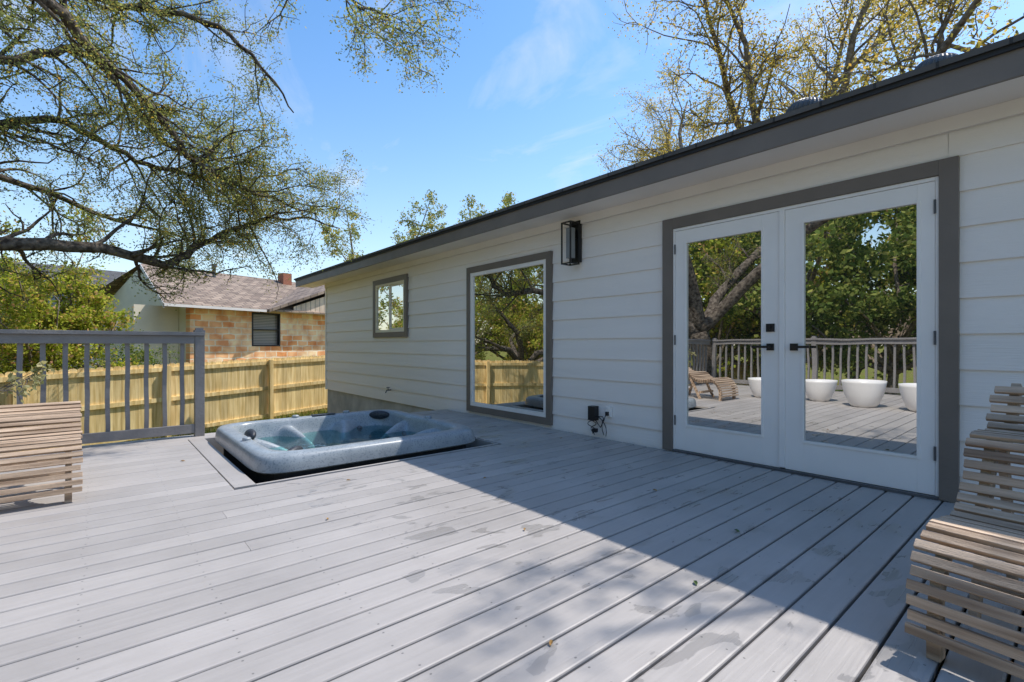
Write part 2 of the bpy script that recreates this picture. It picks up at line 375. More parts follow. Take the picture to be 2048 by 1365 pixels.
mb.box(4.118,4.145,1.527,1.565,.03,2.064)
make(mb,'door_jamb',m_white,house,bevel=.002)
mb=MB(); mb.box(4.10,4.19,.603,2.505,.002,.019); make(mb,'threshold',m_steel,house)
def french(ya,yb,ga,gb,handle_y,hdir,dead):
    mb=MB(); A,B=4.132,4.175; g0,g1=.262,1.94
    mb.box(A,B,ya,ga,.022,2.062); mb.box(A,B,gb,yb,.022,2.062); mb.box(A,B,ga+.0001,gb-.0001,.022,g0); mb.box(A,B,ga+.0001,gb-.0001,g1,2.062)
    t=.018
    mb.box(A-.006,A+.004,ga-t,ga+.002,g0-t,g1+t); mb.box(A-.006,A+.004,gb-.002,gb+t,g0-t,g1+t)
    mb.box(A-.006,A+.004,ga+.0022,gb-.0022,g0-t,g0+.002); mb.box(A-.006,A+.004,ga+.0022,gb-.0022,g1-.002,g1+t)
    d=make(mb,'french_door',m_white,house,bevel=.0015)
    mb=MB(); mb.box(4.146,4.15,ga+.0005,gb-.0005,g0+.0005,g1-.0005); make(mb,'glass_pane',m_glass,d)
    mb=MB(); mb.box(A-.012,A-.0005,handle_y-.028,handle_y+.028,.955,1.01)
    mb.tube([(A-.005,handle_y,.983),(A-.05,handle_y,.983)],.009,10)
    l0,l1=sorted((handle_y-.01*hdir,handle_y+.125*hdir)); mb.box(A-.062,A-.048,l0,l1,.974,.993)
    make(mb,'door_handle',m_black,d,bevel=.001)
    if dead:
        mb=MB(); mb.box(A-.012,A-.0005,handle_y-.032,handle_y+.032,1.105,1.17); mb.box(A-.025,A-.012,handle_y-.006,handle_y+.006,1.125,1.15); make(mb,'deadbolt',m_black,d,bevel=.001)
    he=ya if hdir<0 else yb
    for zz in (.25,1.0,1.85):
        mb=MB(); mb.tube([(A-.008,he,zz),(A-.008,he,zz+.09)],.007,8); make(mb,'hinge',m_steel,d)
french(.622,1.526,.713,1.393,1.46,-1,False)
french(1.566,2.485,1.705,2.373,1.635,1,True)
def window(y0,y1,z0,z1,tw,fw,mat,slider=False,tb=None):
    tb=tb or tw
    mb=MB(); mb.box(X0,X1,y0,y0+tw,z0,z1); mb.box(X0,X1,y1-tw,y1,z0,z1); mb.box(X0,X1,y0+tw+.0001,y1-tw-.0001,z0,z0+tb); mb.box(X0,X1,y0+tw+.0001,y1-tw-.0001,z1-tw,z1)
    w=make(mb,'window',m_trim,house,bevel=.002)
    a,b,c,d=y0+tw+.0005,y1-tw-.0005,z0+tb+.0005,z1-tw-.0005
    mb=MB(); A,B=4.122,4.17
    mb.box(A,B,a,a+fw,c,d); mb.box(A,B,b-fw,b,c,d); mb.box(A,B,a+fw,b-fw,c,c+fw); mb.box(A,B,a+fw,b-fw,d-fw,d)
    if slider:
        m_=(a+b)/2; mb.box(A+.006,B,m_-.025,m_+.025,c+fw,d-fw); 
        mb.box(A+.012,B,a+fw,m_-.025,c+fw,c+fw+.03); mb.box(A+.012,B,a+fw,m_-.025,d-fw-.03,d-fw); mb.box(A+.012,B,a+fw,a+fw+.03,c+fw+.03,d-fw-.03)
    make(mb,'window_frame',mat,w,bevel=.0015)
    mb=MB(); mb.box(4.146,4.15,a+fw+.0005,b-fw-.0005,c+fw+.0005,d-fw-.0005); make(mb,'glass_pane',m_glass,w)
window(4.12,5.867,.035,2.125,.085,.05,m_white)
window(7.684,9.064,1.14,2.25,.095,.045,m_cream,True)
mb=MB(); mb.box(4.118,4.146,3.23,3.30,.235,.345); mb.box(4.112,4.1179,3.245,3.285,.25,.33); make(mb,'outlet_cover',m_white,house,bevel=.003)
mb=MB(); mb.tube([(4.15,8.35,.16),(4.06,8.35,.16),(4.04,8.35,.11)],.012,8); mb.tube([(4.09,8.35,.16),(4.09,8.35,.20)],.007,8); mb.box(4.06,4.12,8.33,8.37,.20,.212); make(mb,'hose_bib',m_steel,house)
lamp=thing('wall_lantern','black rectangular cage lantern mounted on the pale siding','lamp',(4.14,3.73,1.90))
mb=MB(); mb.box(4.115,4.143,3.655,3.79,1.93,2.40); make(mb,'back_plate',m_black,lamp,bevel=.002)
mb=MB(); a,b,c,d,e,f=3.955,4.105,3.655,3.80,1.90,2.37; t=.014
for xx in (a,b-t):
    for yy in (c,d-t): mb.box(xx,xx+t,yy,yy+t,e,f)
for zz in (e,f-t):
    for yy in (c,d-t): mb.box(a+t,b-t,yy,yy+t,zz,zz+t)
    for xx in (a,b-t): mb.box(xx,xx+t,c+t,d-t,zz,zz+t)
mb.box(4.09,4.1149,3.70,3.75,2.2,2.3)
make(mb,'cage',m_black,lamp)
m_lglass=M('lantern_glass',(.25,.26,.27),.12,.1,3)
mb=MB(); mb.box(4.0,4.07,3.69,3.765,1.97,2.31); make(mb,'glass_shade',m_lglass,lamp,bevel=.003)
dev=thing('power_adapter','small black transformer box with dangling cables on the siding','adapter',(4.12,3.45,.02))
mb=MB(); mb.box(4.06,4.142,3.41,3.50,.18,.335); make(mb,'box_body',m_black,dev,bevel=.006)
mb=MB()
for s in range(4):
    pts=[]
    for i in range(12):
        t=i/11; pts.append((4.10-.03*math.sin(t*5+s),3.46-.18*t*(s%2)+.05*math.sin(t*7+s*1.7),.18-.15*t+ (.12*math.sin(t*3.1)*(s%2))))
    mb.tube(pts,.0045,6)
mb.tube([(4.09,3.27,.27),(4.05,3.27,.2),(4.07,3.33,.12),(4.10,3.42,.18)],.005,6)
mb.box(4.085,4.112,3.25,3.28,.25,.29)
mb.box(4.05,4.09,3.38,3.43,.06,.10)
make(mb,'cable',m_black,dev,smooth=False)

# ---------------------------------------------------------------- deck
deck=thing('wooden_deck','large grey painted timber deck with screwed boards','deck',(0,2,-1.0))
mb=MB(); pitch=.146; half=.0678; ch=.006
def board(mb,x0,x1,yc,zt=0.0,th=.028):
    sec=[(-half,-th),(-half,-ch),(-half+ch*.4,-ch*.3),(-half+ch*1.3,0),(half-ch*1.3,0),(half-ch*.4,-ch*.3),(half,-ch),(half,-th)]
    o=len(mb.v)
    for x in (x0,x1):
        for a_,b_ in sec: mb.v.append((x,yc+a_,zt+b_))
    k_=len(sec)
    for i in range(k_):
        j=(i+1)%k_; mb.f.append((o+i,o+j,o+k_+j,o+k_+i)[::-1])
    mb.f.append(tuple(o+i for i in range(k_))); mb.f.append(tuple(o+k_+i for i in reversed(range(k_))))
rr=random.Random(11); y=-2.92+pitch/2; row=0
while y<6.40:
    segs=[(-3.9,4.108)]
    if y+half>3.84 and y-half<6.13: segs=[(-3.9,.715),(3.10,4.108)]
    for x0,x1 in segs:
        zt=rr.uniform(-.0012,.0012)
        if x1-x0>5 and rr.random()<.4:
            q=x0+.406*rr.choice([3,5,6,8,11]); cuts=[x0,q,x1]
        else: cuts=[x0,x1]
        for a_,b_ in zip(cuts[:-1],cuts[1:]): board(mb,a_+.0008,b_-.0008,y+rr.uniform(-.001,.001),zt)
    y+=pitch; row+=1
make(mb,'deck_boards',m_deck,deck)
mb=MB(); mb.box(.722,.862,3.845,6.125,-.026,.002); mb.box(.8625,3.094,3.846,3.87,-.2,-.002); mb.box(3.08,3.0945,3.8702,6.12,-.25,-.004); mb.box(.8625,3.09,6.10,6.122,-.25,-.003)
make(mb,'hatch_border',m_deck,deck,bevel=.003)
mb=MB(); x=-3.7
while x<4.1:
    if x<.6 or x>3.2: mb.box(x,x+.038,-2.9,6.39,-.22,-.030)
    else: mb.box(x,x+.038,-2.9,3.80,-.22,-.030)
    x+=.406
mb.box(-3.9,4.1,6.395,6.43,-.24,-.004); mb.box(-3.95,-3.905,-2.9,6.43,-.24,-.004)
make(mb,'joist',m_dark,deck)
mb=MB(); mb.box(-3.85,4.1,6.36,6.38,-1.1,-.25); make(mb,'skirt_board',m_dark,deck)

# railing
def railing(name,label,A,ang,length,group='deck railings'):
    fr=Matrix.Translation(A)@Matrix.Rotation(ang,4,'Z')
    e=thing(name,label,'railing',A,ang,group)
    mb=MB(); mb.box(.0,length,-.07,.07,1.10,1.138); mb.box(0.092,length,.0,.038,1.012,1.0995); make(mb,'top_rail',m_grey,e,fr,bevel=.003)
    mb=MB(); mb.box(.092,length,0.0,.038,.04,.135); make(mb,'bottom_rail',m_grey,e,fr,bevel=.003)
    x=.20; rj=random.Random(3)
    px=0
    while px<length:
        mb=MB(); mb.box(px,px+.09,-.045,.045,-.02,1.0995); mb.box(px-.005,px+.095,-.05,.05,1.1385,1.16); mb.box(px+.01,px+.08,-.035,.035,1.16,1.185); make(mb,'post',m_grey,e,fr,bevel=.003); px+=2.3
    while x<length-.05:
        if not(((x+.05)%2.3)<.17):
            mb=MB(); k_=7
            ph=rj.uniform(0,6); o=len(mb.v)
            for j in range(k_+1):
                zz=.06+(1.095-.06)*j/k_; dx=.003*math.sin(ph+j*1.5)
                for a_,b_ in ((-.019,-.040),(.019,-.040),(.019,-.002),(-.019,-.002)): mb.v.append((x+a_+dx,b_,zz))
            for j in range(k_):
                for q in range(4):
                    q2=(q+1)%4; mb.f.append((o+j*4+q,o+j*4+q2,o+j*4+4+q2,o+j*4+4+q))
            mb.f.append((o,o+3,o+2,o+1)); mb.f.append((o+k_*4,o+k_*4+1,o+k_*4+2,o+k_*4+3))
            make(mb,'baluster',m_grey,e,fr)
        x+=.155
    return e
railing('deck_railing','grey painted timber railing along the end of the deck',(.89,6.30,0),math.pi,4.6)
railing('deck_railing','grey painted timber railing along the open side of the deck',(-3.78,6.2,0),-math.pi/2,9.0)

# ---------------------------------------------------------------- hot tub
tub=thing('hot_tub','blue grey marbled hot tub sunk into the deck','hot tub',(1.955,5.0,-1.0))
cx,cy,H=1.955,5.0,1.05
prof=[(0,.02),(.003,.07),(.008,.105),(.018,.13),(.035,.145),(.06,.153),(.12,.156),(.145,.150),(.160,.125),(.172,.08),(.19,.01),(.22,-.06),(.28,-.2),(.36,-.34),(.42,-.40),(.60,-.42),(.66,-.5),(.72,-.8),(1.045,-.86)]
pd=[p[0] for p in prof]; pz=[p[1] for p in prof]
def se(th,r,n):
    c,s=math.cos(th),math.sin(th); k_=(abs(c)**n+abs(s)**n)**(1/n); return r*c/k_,r*s/k_
mb=MB(); NA=360; ds=list(np.concatenate([[0,.003,.008,.013,.018,.026,.035,.047,.06,.09,.12,.135,.145,.153,.160,.166,.172,.18],np.linspace(.19,.74,52),np.linspace(.78,1.04,6)]))
arms=[(.35,.08),(1.2,.13),(1.95,.08),(2.75,.12),(3.6,.08),(4.4,.07),(5.15,.07),(5.85,.09)]
for d in ds:
    n_=9-5.5*min(1,d/.8)
    for k_ in range(NA):
        th=2*math.pi*k_/NA; x,y=se(th,H-d,n_)
        de=d
        if d>.15: de=.15+(d-.15)*(1+.34*math.cos(8*th+.6)*math.exp(-((d-.35)/.3)**2))
        z=float(np.interp(de,pd,pz))
        if .17<d<.70:
            g=0
            for a_,wd in arms:
                dl=abs((th-a_+math.pi)%(2*math.pi)-math.pi)*(H-d); g=max(g,math.exp(-(dl/wd)**2.6))
            top=.09-.20*max(0,(d-.22)/.44)**1.6
            wdw=min(1,(d-.17)/.04)*min(1,(.70-d)/.12)
            if top>z: z+=(top-z)*g*.95*wdw
        mb.v.append((cx+x,cy+y,z))
for j in range(len(ds)-1):
    for k_ in range(NA):
        k2=(k_+1)%NA; mb.f.append((j*NA+k_,j*NA+k2,(j+1)*NA+k2,(j+1)*NA+k_))
mb.f.append(tuple((len(ds)-1)*NA+k_ for k_ in range(NA)))
o=len(mb.v)
for d,z in ((0,.02),(.012,.008),(.07,.006)):
    for k_ in range(NA):
        x,y=se(2*math.pi*k_/NA,H-d,9); mb.v.append((cx+x,cy+y,z))
for j in range(2):
    for k_ in range(NA):
        k2=(k_+1)%NA; mb.f.append((o+j*NA+k2,o+j*NA+k_,o+(j+1)*NA+k_,o+(j+1)*NA+k2))
make(mb,'shell',m_tub,tub,smooth=True)
mb=MB(); NA2=96
for z in (.007,-1.0):
    for k_ in range(NA2):
        x,y=se(2*math.pi*k_/NA2,H-.068,9); mb.v.append((cx+x,cy+y,z))
for k_ in range(NA2):
    k2=(k_+1)%NA2; mb.f.append((k_,NA2+k_,NA2+k2,k2))
make(mb,'cabinet',m_dark,tub)
mb=MB()
for k_ in range(NA2):
    x,y=se(2*math.pi*k_/NA2,H-.195,7); mb.v.append((cx+x,cy+y,-.02))
mb.f.append(tuple(range(NA2))); make(mb,'water',m_water,tub)
for (x,y,rz) in ((2.72,5.80,-.7),(1.14,5.33,1.57),(1.22,4.2,.8)):
    mb=MB(); mb.ell((0,0,0),(.13,.045,.06),20,10)
    fr=Matrix.Translation((x,y,.11))@Matrix.Rotation(rz,4,'Z')@Matrix.Rotation(.5,4,'X')
    make(mb,'headrest',m_pillow,tub,fr,smooth=True)
mb=MB(); mb.box(1.93,2.20,5.90,5.985,.155,.166); make(mb,'control_panel',m_pillow,tub,bevel=.004)
for (x,y,z) in ((1.16,5.05,-.08),(1.17,5.2,-.1),(1.6,5.80,-.03),(1.75,5.80,-.05),(2.3,5.80,-.05),(2.45,5.78,-.03),(1.16,4.7,-.1),(2.75,5.4,-.03),(2.75,5.2,-.05)):
    mb=MB(); mb.ell((x,y,z),(.035,.035,.035),14,8); make(mb,'jet',m_steel,tub,smooth=True)
for (x,y,r_) in ((1.75,5.95,.04),(2.35,5.95,.04),(1.0,4.8,.035),(2.90,4.9,.04)):
    mb=MB(); mb.lathe(x,y,[(r_,.150),(r_,.172),(r_*.8,.18),(0,.18)],20); make(mb,'diverter_knob',m_tub,tub)

# ---------------------------------------------------------------- loungers
def cat(pts,n=8):
    P=[Vector(p) for p in pts]; P=[P[0]*2-P[1]]+P+[P[-1]*2-P[-2]]; out=[]
    for i in range(1,len(P)-2):
        for j in range(n):
            t=j/n; a,b,c,d=P[i-1],P[i],P[i+1],P[i+2]
            out.append(.5*((2*b)+(c-a)*t+(2*a-5*b+4*c-d)*t*t+(3*b-a-3*c+d)*t**3))
    out.append(P[-2]); return out
def lounger(loc,rot,label,kz=1.0):
    fr=Matrix.Translation(loc)@Matrix.Rotation(rot,4,'Z'); e=thing('slatted_lounger',label,'lounger',loc,rot,'wooden slatted loungers')
    W=.31; P0=[(0,-.02,.06),(0,.0,.20),(0,.06,.31),(0,.16,.375),(0,.30,.37),(0,.42,.36),(0,.51,.43),(0,.57,.55),(0,.63,.635),(0,.72,.645),(0,.82,.635),(0,.90,.69),(0,.95,.77),(0,1.0,.84)]
    P0=[(a,b,c if b<=.42 else .36+(c-.36)*kz) for a,b,c in P0]; prof=cat(P0,14); lz=.36+(.60-.36)*kz
    sl=[0]
    for a,b in zip(prof[:-1],prof[1:]): sl.append(sl[-1]+(b-a).length)
    def at(s):
        i=max(0,min(len(sl)-2,int(np.searchsorted(sl,s))-1)); t=(s-sl[i])/max(1e-6,sl[i+1]-sl[i]); p=prof[i].lerp(prof[i+1],t); d=(prof[i+1]-prof[i]).normalized(); return p,d
    mb=MB(); s=.022; q=random.Random(int(rot*10)+5)
    while s<sl[-1]-.01:
        p,d=at(s); nn=Vector((0,-d.z,d.y)); hw=.0155; th=.0085; jx=q.uniform(-.006,.006); tilt=q.uniform(-.002,.002)
        vs=[]
        for x in (-W+jx,W+jx):
            for a,b in ((-hw,-th),(hw,-th),(hw,th),(-hw,th)): 
                v=p+d*a+nn*(b+tilt); vs.append((x,v.y,v.z))
        mb.add(vs,[(0,1,2,3),(4,7,6,5),(0,4,5,1),(1,5,6,2),(2,6,7,3),(3,7,4,0)]); s+=.0455
    make(mb,'slats',m_teak,e,fr,bevel=.002)
    for xs_ in (-W+.05,W-.08):
        mb=MB(); o=0
        for i,p in enumerate(prof):
            d=(prof[min(i+1,len(prof)-1)]-prof[max(i-1,0)]).normalized(); nn=Vector((0,-d.z,d.y))
            a=p-nn*.0105; b=p-nn*.06
            for x in (xs_,xs_+.03):
                mb.v.append((x,a.y,a.z)); mb.v.append((x,b.y,b.z))
        for i in range(len(prof)-1):
            k_=i*4; mb.f+=[(k_,k_+4,k_+5,k_+1),(k_+2,k_+3,k_+7,k_+6),(k_,k_+2,k_+6,k_+4),(k_+1,k_+5,k_+7,k_+3)]
        k_=(len(prof)-1)*4; mb.f+=[(0,1,3,2),(k_,k_+2,k_+3,k_+1)]
        make(mb,'side_rail',m_teak,e,fr)
        mb=MB(); mb.box(xs_-.003,xs_+.033,.0,.05,.0,.13); make(mb,'leg',m_teak,e,fr,bevel=.003)
        x=xs_+.0005
        for (ya,za,yb,zb) in ((.42,0,.66,lz),(.95,0,.80,lz)):
            mb=MB(); mb.add([(x,ya-.025,za),(x+.029,ya-.025,za),(x+.029,ya+.025,za),(x,ya+.025,za),(x,yb-.025,zb),(x+.029,yb-.025,zb),(x+.029,yb+.025,zb),(x,yb+.025,zb)],[(0,3,2,1),(4,5,6,7),(0,1,5,4),(1,2,6,5),(2,3,7,6),(3,0,4,7)])
            make(mb,'leg',m_teak,e,fr,bevel=.003)
    for yy in (.41,.92):
        mb=MB(); mb.box(-W+.082,W-.082,yy,yy+.04,.10,.14); make(mb,'stretcher',m_teak,e,fr)
lounger((1.983,.065,0),math.radians(-96.9),'weathered wooden slatted lounger beside the french doors')
lounger((-.39,4.15,0),math.radians(1.5),'sunlit weathered wooden slatted lounger near the railing',.42)

# planters
def planter(loc,s,label):
    e=thing('planter',label,'planter',loc,0,'white planters on the deck'); mb=MB()
    mb.lathe(loc[0],loc[1],[(0,.002),(.16*s,.002),(.20*s,.05*s),(.26*s,.2*s),(.30*s,.38*s),(.305*s,.42*s),(.28*s,.42*s),(.26*s,.36*s)],40)
    make(mb,'pot',m_pot,e,smooth=True)
    mb=MB(); mb.lathe(loc[0],loc[1],[(.262*s,.37*s),(.1*s,.385*s),(0,.385*s)],24); make(mb,'soil',m_bark,e)
for (x,y,s) in ((-1.15,2.3,1.0),(-1.5,3.05,.9),(-1.1,1.55,.95),(-1.35,3.95,.85)): planter((x,y,0),s,'empty white tapered planter standing on the grey deck')

# fallen leaves
rl=random.Random(8)
for i,(x,y,g) in enumerate([(2.9,1.9,0),(1.9,1.05,1),(1.15,1.15,0),(2.2,2.9,0),(1.0,2.8,0),(1.4,3.5,0),(2.6,1.2,1),(1.75,1.95,0),(3.75,3.6,0),(.55,5.0,0)]):
    mb=MB(); a=rl.uniform(0,6.28); s=rl.uniform(.013,.021)
    pts=[(-1,0,.004),(-.4,.42,.010),(.4,.36,.012),(1,0,.006),(.4,-.36,.012),(-.4,-.42,.010),(0,0,.004)]
    vs=[(x+s*(p[0]*math.cos(a)-p[1]*math.sin(a)),y+s*(p[0]*math.sin(a)+p[1]*math.cos(a)),p[2]) for p in pts]
    mb.add(vs,[(0,6,1),(1,6,2),(2,6,3),(3,6,4),(4,6,5),(5,6,0)])
    make(mb,'fallen_leaf',m_leafgreen if g else m_leafdry,label='small green fallen leaf on the deck' if g else 'small dry brown leaf on the deck',cat='leaf',group='fallen leaves on the deck')

# ---------------------------------------------------------------- fence
ang=math.atan2(1.0,2.98)
fr=Matrix.Translation((-.94,12.37,0))@Matrix.Rotation(ang,4,'Z')
fence=thing('wooden_fence','new yellow pine privacy fence with dog eared pickets','fence',(-.94,12.37,-1.1),ang)
def fzt(s): return .52+.028*s
mb=MB(); s=-13.0; q=random.Random(2)
while s<9.5:
    t=fzt(s)+q.uniform(-.01,.01); w=.138; b=t-1.72; c=.028; y0=.02+q.uniform(-.002,.002); y1=y0+.016
    sec=[(s,b),(s+w,b),(s+w,t-c),(s+w-c,t),(s+c,t),(s,t-c)]
    mb.add([(x,y0,z) for x,z in sec]+[(x,y1,z) for x,z in sec],[(0,1,2,3,4,5),(11,10,9,8,7,6)]+[((i+1)%6,i,i+6,(i+1)%6+6) for i in range(6)])
    s+=.1405+q.uniform(0,.004)
make(mb,'pickets',m_pine,fence,fr)
for off in (-.12,-.78,-1.50):
    mb=MB()
    for s0 in np.arange(-13,9.4,2.4):
        a,b=s0+.001,s0+2.398; za,zb=fzt(a)+off,fzt(b)+off
        mb.add([(a,-.02,za-.045),(b,-.02,zb-.045),(b,.0175,zb-.045),(a,.0175,za-.045),(a,-.02,za+.045),(b,-.02,zb+.045),(b,.0175,zb+.045),(a,.0175,za+.045)],[(0,3,2,1),(4,5,6,7),(0,1,5,4),(1,2,6,5),(2,3,7,6),(3,0,4,7)])
    make(mb,'rail',m_pine,fence,fr)
for s0 in np.arange(-13+.75,9.4,2.4):
    mb=MB(); mb.box(s0,s0+.09,-.112,-.021,fzt(s0)-1.9,fzt(s0)-.04); make(mb,'post',m_pine,fence,fr)

# ---------------------------------------------------------------- neighbour house
na=math.atan2(.312,.95); fr=Matrix.Translation((2.15,17.86,0))@Matrix.Rotation(na,4,'Z')
nh=thing('neighbour_house','limestone bungalow with brown shingle roof behind the fence','house',(2.15,17.86,-1.2),na)
mb=MB(); mb.box(0,1.95,0,.25,-1.4,2.2); mb.box(3.0,10,0,.25,-1.4,2.2); mb.box(1.9501,2.9999,0,.25,-1.4,.95); mb.box(1.9501,2.9999,0,.25,2.12,2.2)
make(mb,'wall',m_stone,nh,fr)
mb=MB(); mb.box(-.002,.2,.2502,7,-1.4,2.2); mb.box(-1.2,-.01,.7,.9,-1.4,2.2)
mb.add([(-.003,0.3,2.2),(-.003,7,2.2),(-.003,3.6,3.6)],[(0,1,2)])
make(mb,'side_wall',m_cream,nh,fr)
mb=MB()
e0,e1=-.45,3.6; ze,zr=2.16,3.78
mb.add([(-.9,e0,ze),(10.5,e0,ze),(10.5,e1,zr),(.1,e1,zr),(-.9,e0,ze+.06),(10.5,e0,ze+.06),(10.5,e1,zr+.06),(.1,e1,zr+.06)],[(0,3,2,1),(4,5,6,7),(0,1,5,4),(1,2,6,5),(2,3,7,6),(3,0,4,7)])
mb.add([(.1,e1,zr+.059),(10.5,e1,zr+.059),(10.5,7.6,ze),(-.9,7.6,ze)],[(0,1,2,3)])
nroof=make(mb,'roof',m_shingle_n,nh,fr)
mb=MB(); mb.box(-.9,2.2,-.475,-.451,2.12,2.2)
mb.add([(-.92,-.47,2.06),(-.92,-.47,2.2),(.08,3.6,3.83),(.08,3.6,3.69),(-.89,-.47,2.06),(-.89,-.47,2.2),(.11,3.6,3.83),(.11,3.6,3.69)],[(0,1,2,3),(7,6,5,4),(0,3,7,4),(1,5,6,2)])
make(mb,'fascia',m_soffit,nh,fr)
mb=MB(); mb.box(5.1,5.5,3.0,3.4,3.3,4.1); make(mb,'chimney',m_brickred,nroof,fr)
mb=MB(); mb.lathe(2.2,2.9,[(.06,3.3),(.06,3.95),(.10,3.96),(.10,4.05),(0,4.05)],12); make(mb,'vent_pipe',m_steel,nroof,fr)
mb=MB(); mb.lathe(8,2.9,[(.05,3.3),(.05,4.0),(.09,4.0),(.09,4.1),(0,4.1)],12); make(mb,'vent_pipe',m_steel,nroof,fr)
mb=MB(); mb.box(1.9503,1.9999,-.01,.1,.95,2.12); mb.box(2.95,2.9997,-.01,.1,.95,2.12); mb.box(2,2.95,-.01,.1,.9502,1.0); mb.box(2,2.95,-.01,.1,2.07,2.1198); mb.box(2.0,2.95,.0,.09,1.52,1.55)
w=make(mb,'window',m_dark,nh,fr)
mb=MB(); mb.box(2.0,2.95,.10,.12,1.0,2.07); make(mb,'blind',m_blind,w,fr)
mb=MB(); mb.add([(3.3,-.35,2.18),(10.7,-.35,2.18),(10.7,-.35,2.25),(7,-.35,3.72),(3.3,-.35,2.38)],[(0,1,2,3,4)]); make(mb,'gable_panel',m_panel,nh,fr)
mb=MB()
for xa,xb,za,zb in ((2.25,7,2.12,3.92),(7,11.75,3.92,2.12)):
    mb.add([(xa,-.55,za),(xb,-.55,zb),(xb,3.3,zb),(xa,3.3,za),(xa,-.55,za+.1),(xb,-.55,zb+.1),(xb,3.3,zb+.1),(xa,3.3,za+.1)],[(0,3,2,1),(4,5,6,7),(0,1,5,4),(1,2,6,5),(2,3,7,6),(3,0,4,7)])
make(mb,'gable_roof',m_shingle_n,nh,fr)
fr=Matrix.Translation((-3.5,28,0))@Matrix.Rotation(.25,4,'Z')
gh=thing('neighbour_house','grey lap sided house with low gable roof behind bushes','house',(-3.5,28,-1.2),.25)
mb=MB(); mb.box(0,6,0,8,-1.4,3.6); make(mb,'wall',m_greysiding,gh,fr)
mb=MB(); mb.box(4.0,5.2,-.05,-.001,1.2,2.6); w=make(mb,'window',m_white,gh,fr); mb=MB(); mb.box(4.08,5.12,-.06,-.051,1.28,2.52); make(mb,'glass_pane',m_glass,w,fr)
mb=MB(); mb.add([(-.4,-.5,3.6),(6.4,-.5,3.6),(6.4,4,4.9),(-.4,4,4.9),(-.4,8.5,3.6),(6.4,8.5,3.6),(-.4,-.5,3.5),(6.4,-.5,3.5)],[(0,1,2,3),(3,2,5,4),(6,7,1,0)]); make(mb,'roof',m_shingle,gh,fr)

# ---------------------------------------------------------------- trees
def leaves(rg,pts,count,size,spread,asp=.5):
    idx=rg.integers(0,len(pts),count); P=pts[idx]+rg.normal(0,spread,(count,3))
    A=rg.normal(0,1,(count,3)); A/=np.linalg.norm(A,axis=1)[:,None]
    B=rg.normal(0,1,(count,3)); B-= (B*A).sum(1)[:,None]*A; B/=np.linalg.norm(B,axis=1)[:,None]
    s=(size*rg.uniform(.6,1.35,count))[:,None]
    return np.stack([P-A*s*.5,P+B*s*asp*.5,P+A*s*.5,P-B*s*asp*.5],1)
def wander(R,p,d,Ln,n,curl,grav):
    p=Vector(p); d=Vector(d).normalized(); pts=[p.copy()]; st=Ln/n
    for i in range(n):
        d=(d+Vector((R.gauss(0,curl),R.gauss(0,curl),R.gauss(0,curl)+grav))).normalized(); p=p+d*st; pts.append(p.copy())
    return pts
def branchy(R,mb,limbs,sec_per_m,sec_len,twig_per,twig_len,start=.25,grav=-.02,secr=.35,curl=.22,subtw=2):
    tw=[]
    for pts,rads,sf in limbs:
        mb.tube(pts,rads,8)
        Ls=[(b-a).length for a,b in zip(pts[:-1],pts[1:])]; tot=sum(Ls); n=int(tot*sec_per_m); 
        if sf>1: continue
        for _ in range(n):
            s=R.uniform(max(start,sf),1)*tot; i=0
            while i<len(Ls)-1 and s>Ls[i]: s-=Ls[i]; i+=1
            p=pts[i].lerp(pts[i+1],min(1,s/Ls[i])); dr=(pts[i+1]-pts[i]).normalized(); r0=rads[i]*secr+.004
            side=Vector((R.gauss(0,1),R.gauss(0,1),R.gauss(0.1,.8))).normalized()
            Ln=sec_len*R.uniform(.45,1.25); sp=wander(R,p,dr*.7+side*.8,Ln,7,curl,grav)
            mb.tube(sp,[r0*(1-.8*j/7) for j in range(8)],5,False)
            for _t in range(int(twig_per*R.uniform(.6,1.4))):
                j=R.randint(2,6); q=sp[j].lerp(sp[j+1],R.random())
                sd=Vector((R.gauss(0,1),R.gauss(0,1),R.gauss(0,.8))).normalized()
                tp=wander(R,q,(sp[j+1]-sp[j]).normalized()*.6+sd,twig_len*R.uniform(.5,1.3),5,curl*1.3,grav*1.5)
                mb.tube(tp,[r0*.35*(1-.7*m/5)+.0015 for m in range(6)],3,False)
                tw+= [tuple(t) for t in tp[1:]]
                for _s in range(subtw):
                    k_=R.randint(1,4); sd=Vector((R.gauss(0,1),R.gauss(0,1),R.gauss(0,1))).normalized()
                    t2=wander(R,tp[k_],sd,twig_len*.45*R.uniform(.5,1.3),3,curl,grav)
                    mb.tube(t2,[.003,.0025,.002,.0012],3,False); tw+=[tuple(t) for t in t2[1:]]
            tw+= [tuple(t) for t in sp[-2:]]
    return np.array(tw)
oak=thing('live_oak_tree','sprawling live oak with dark twisting limbs over the deck','tree',(-4.4,6.6,-1.1))
fork=(-3.95,6.7,1.35)
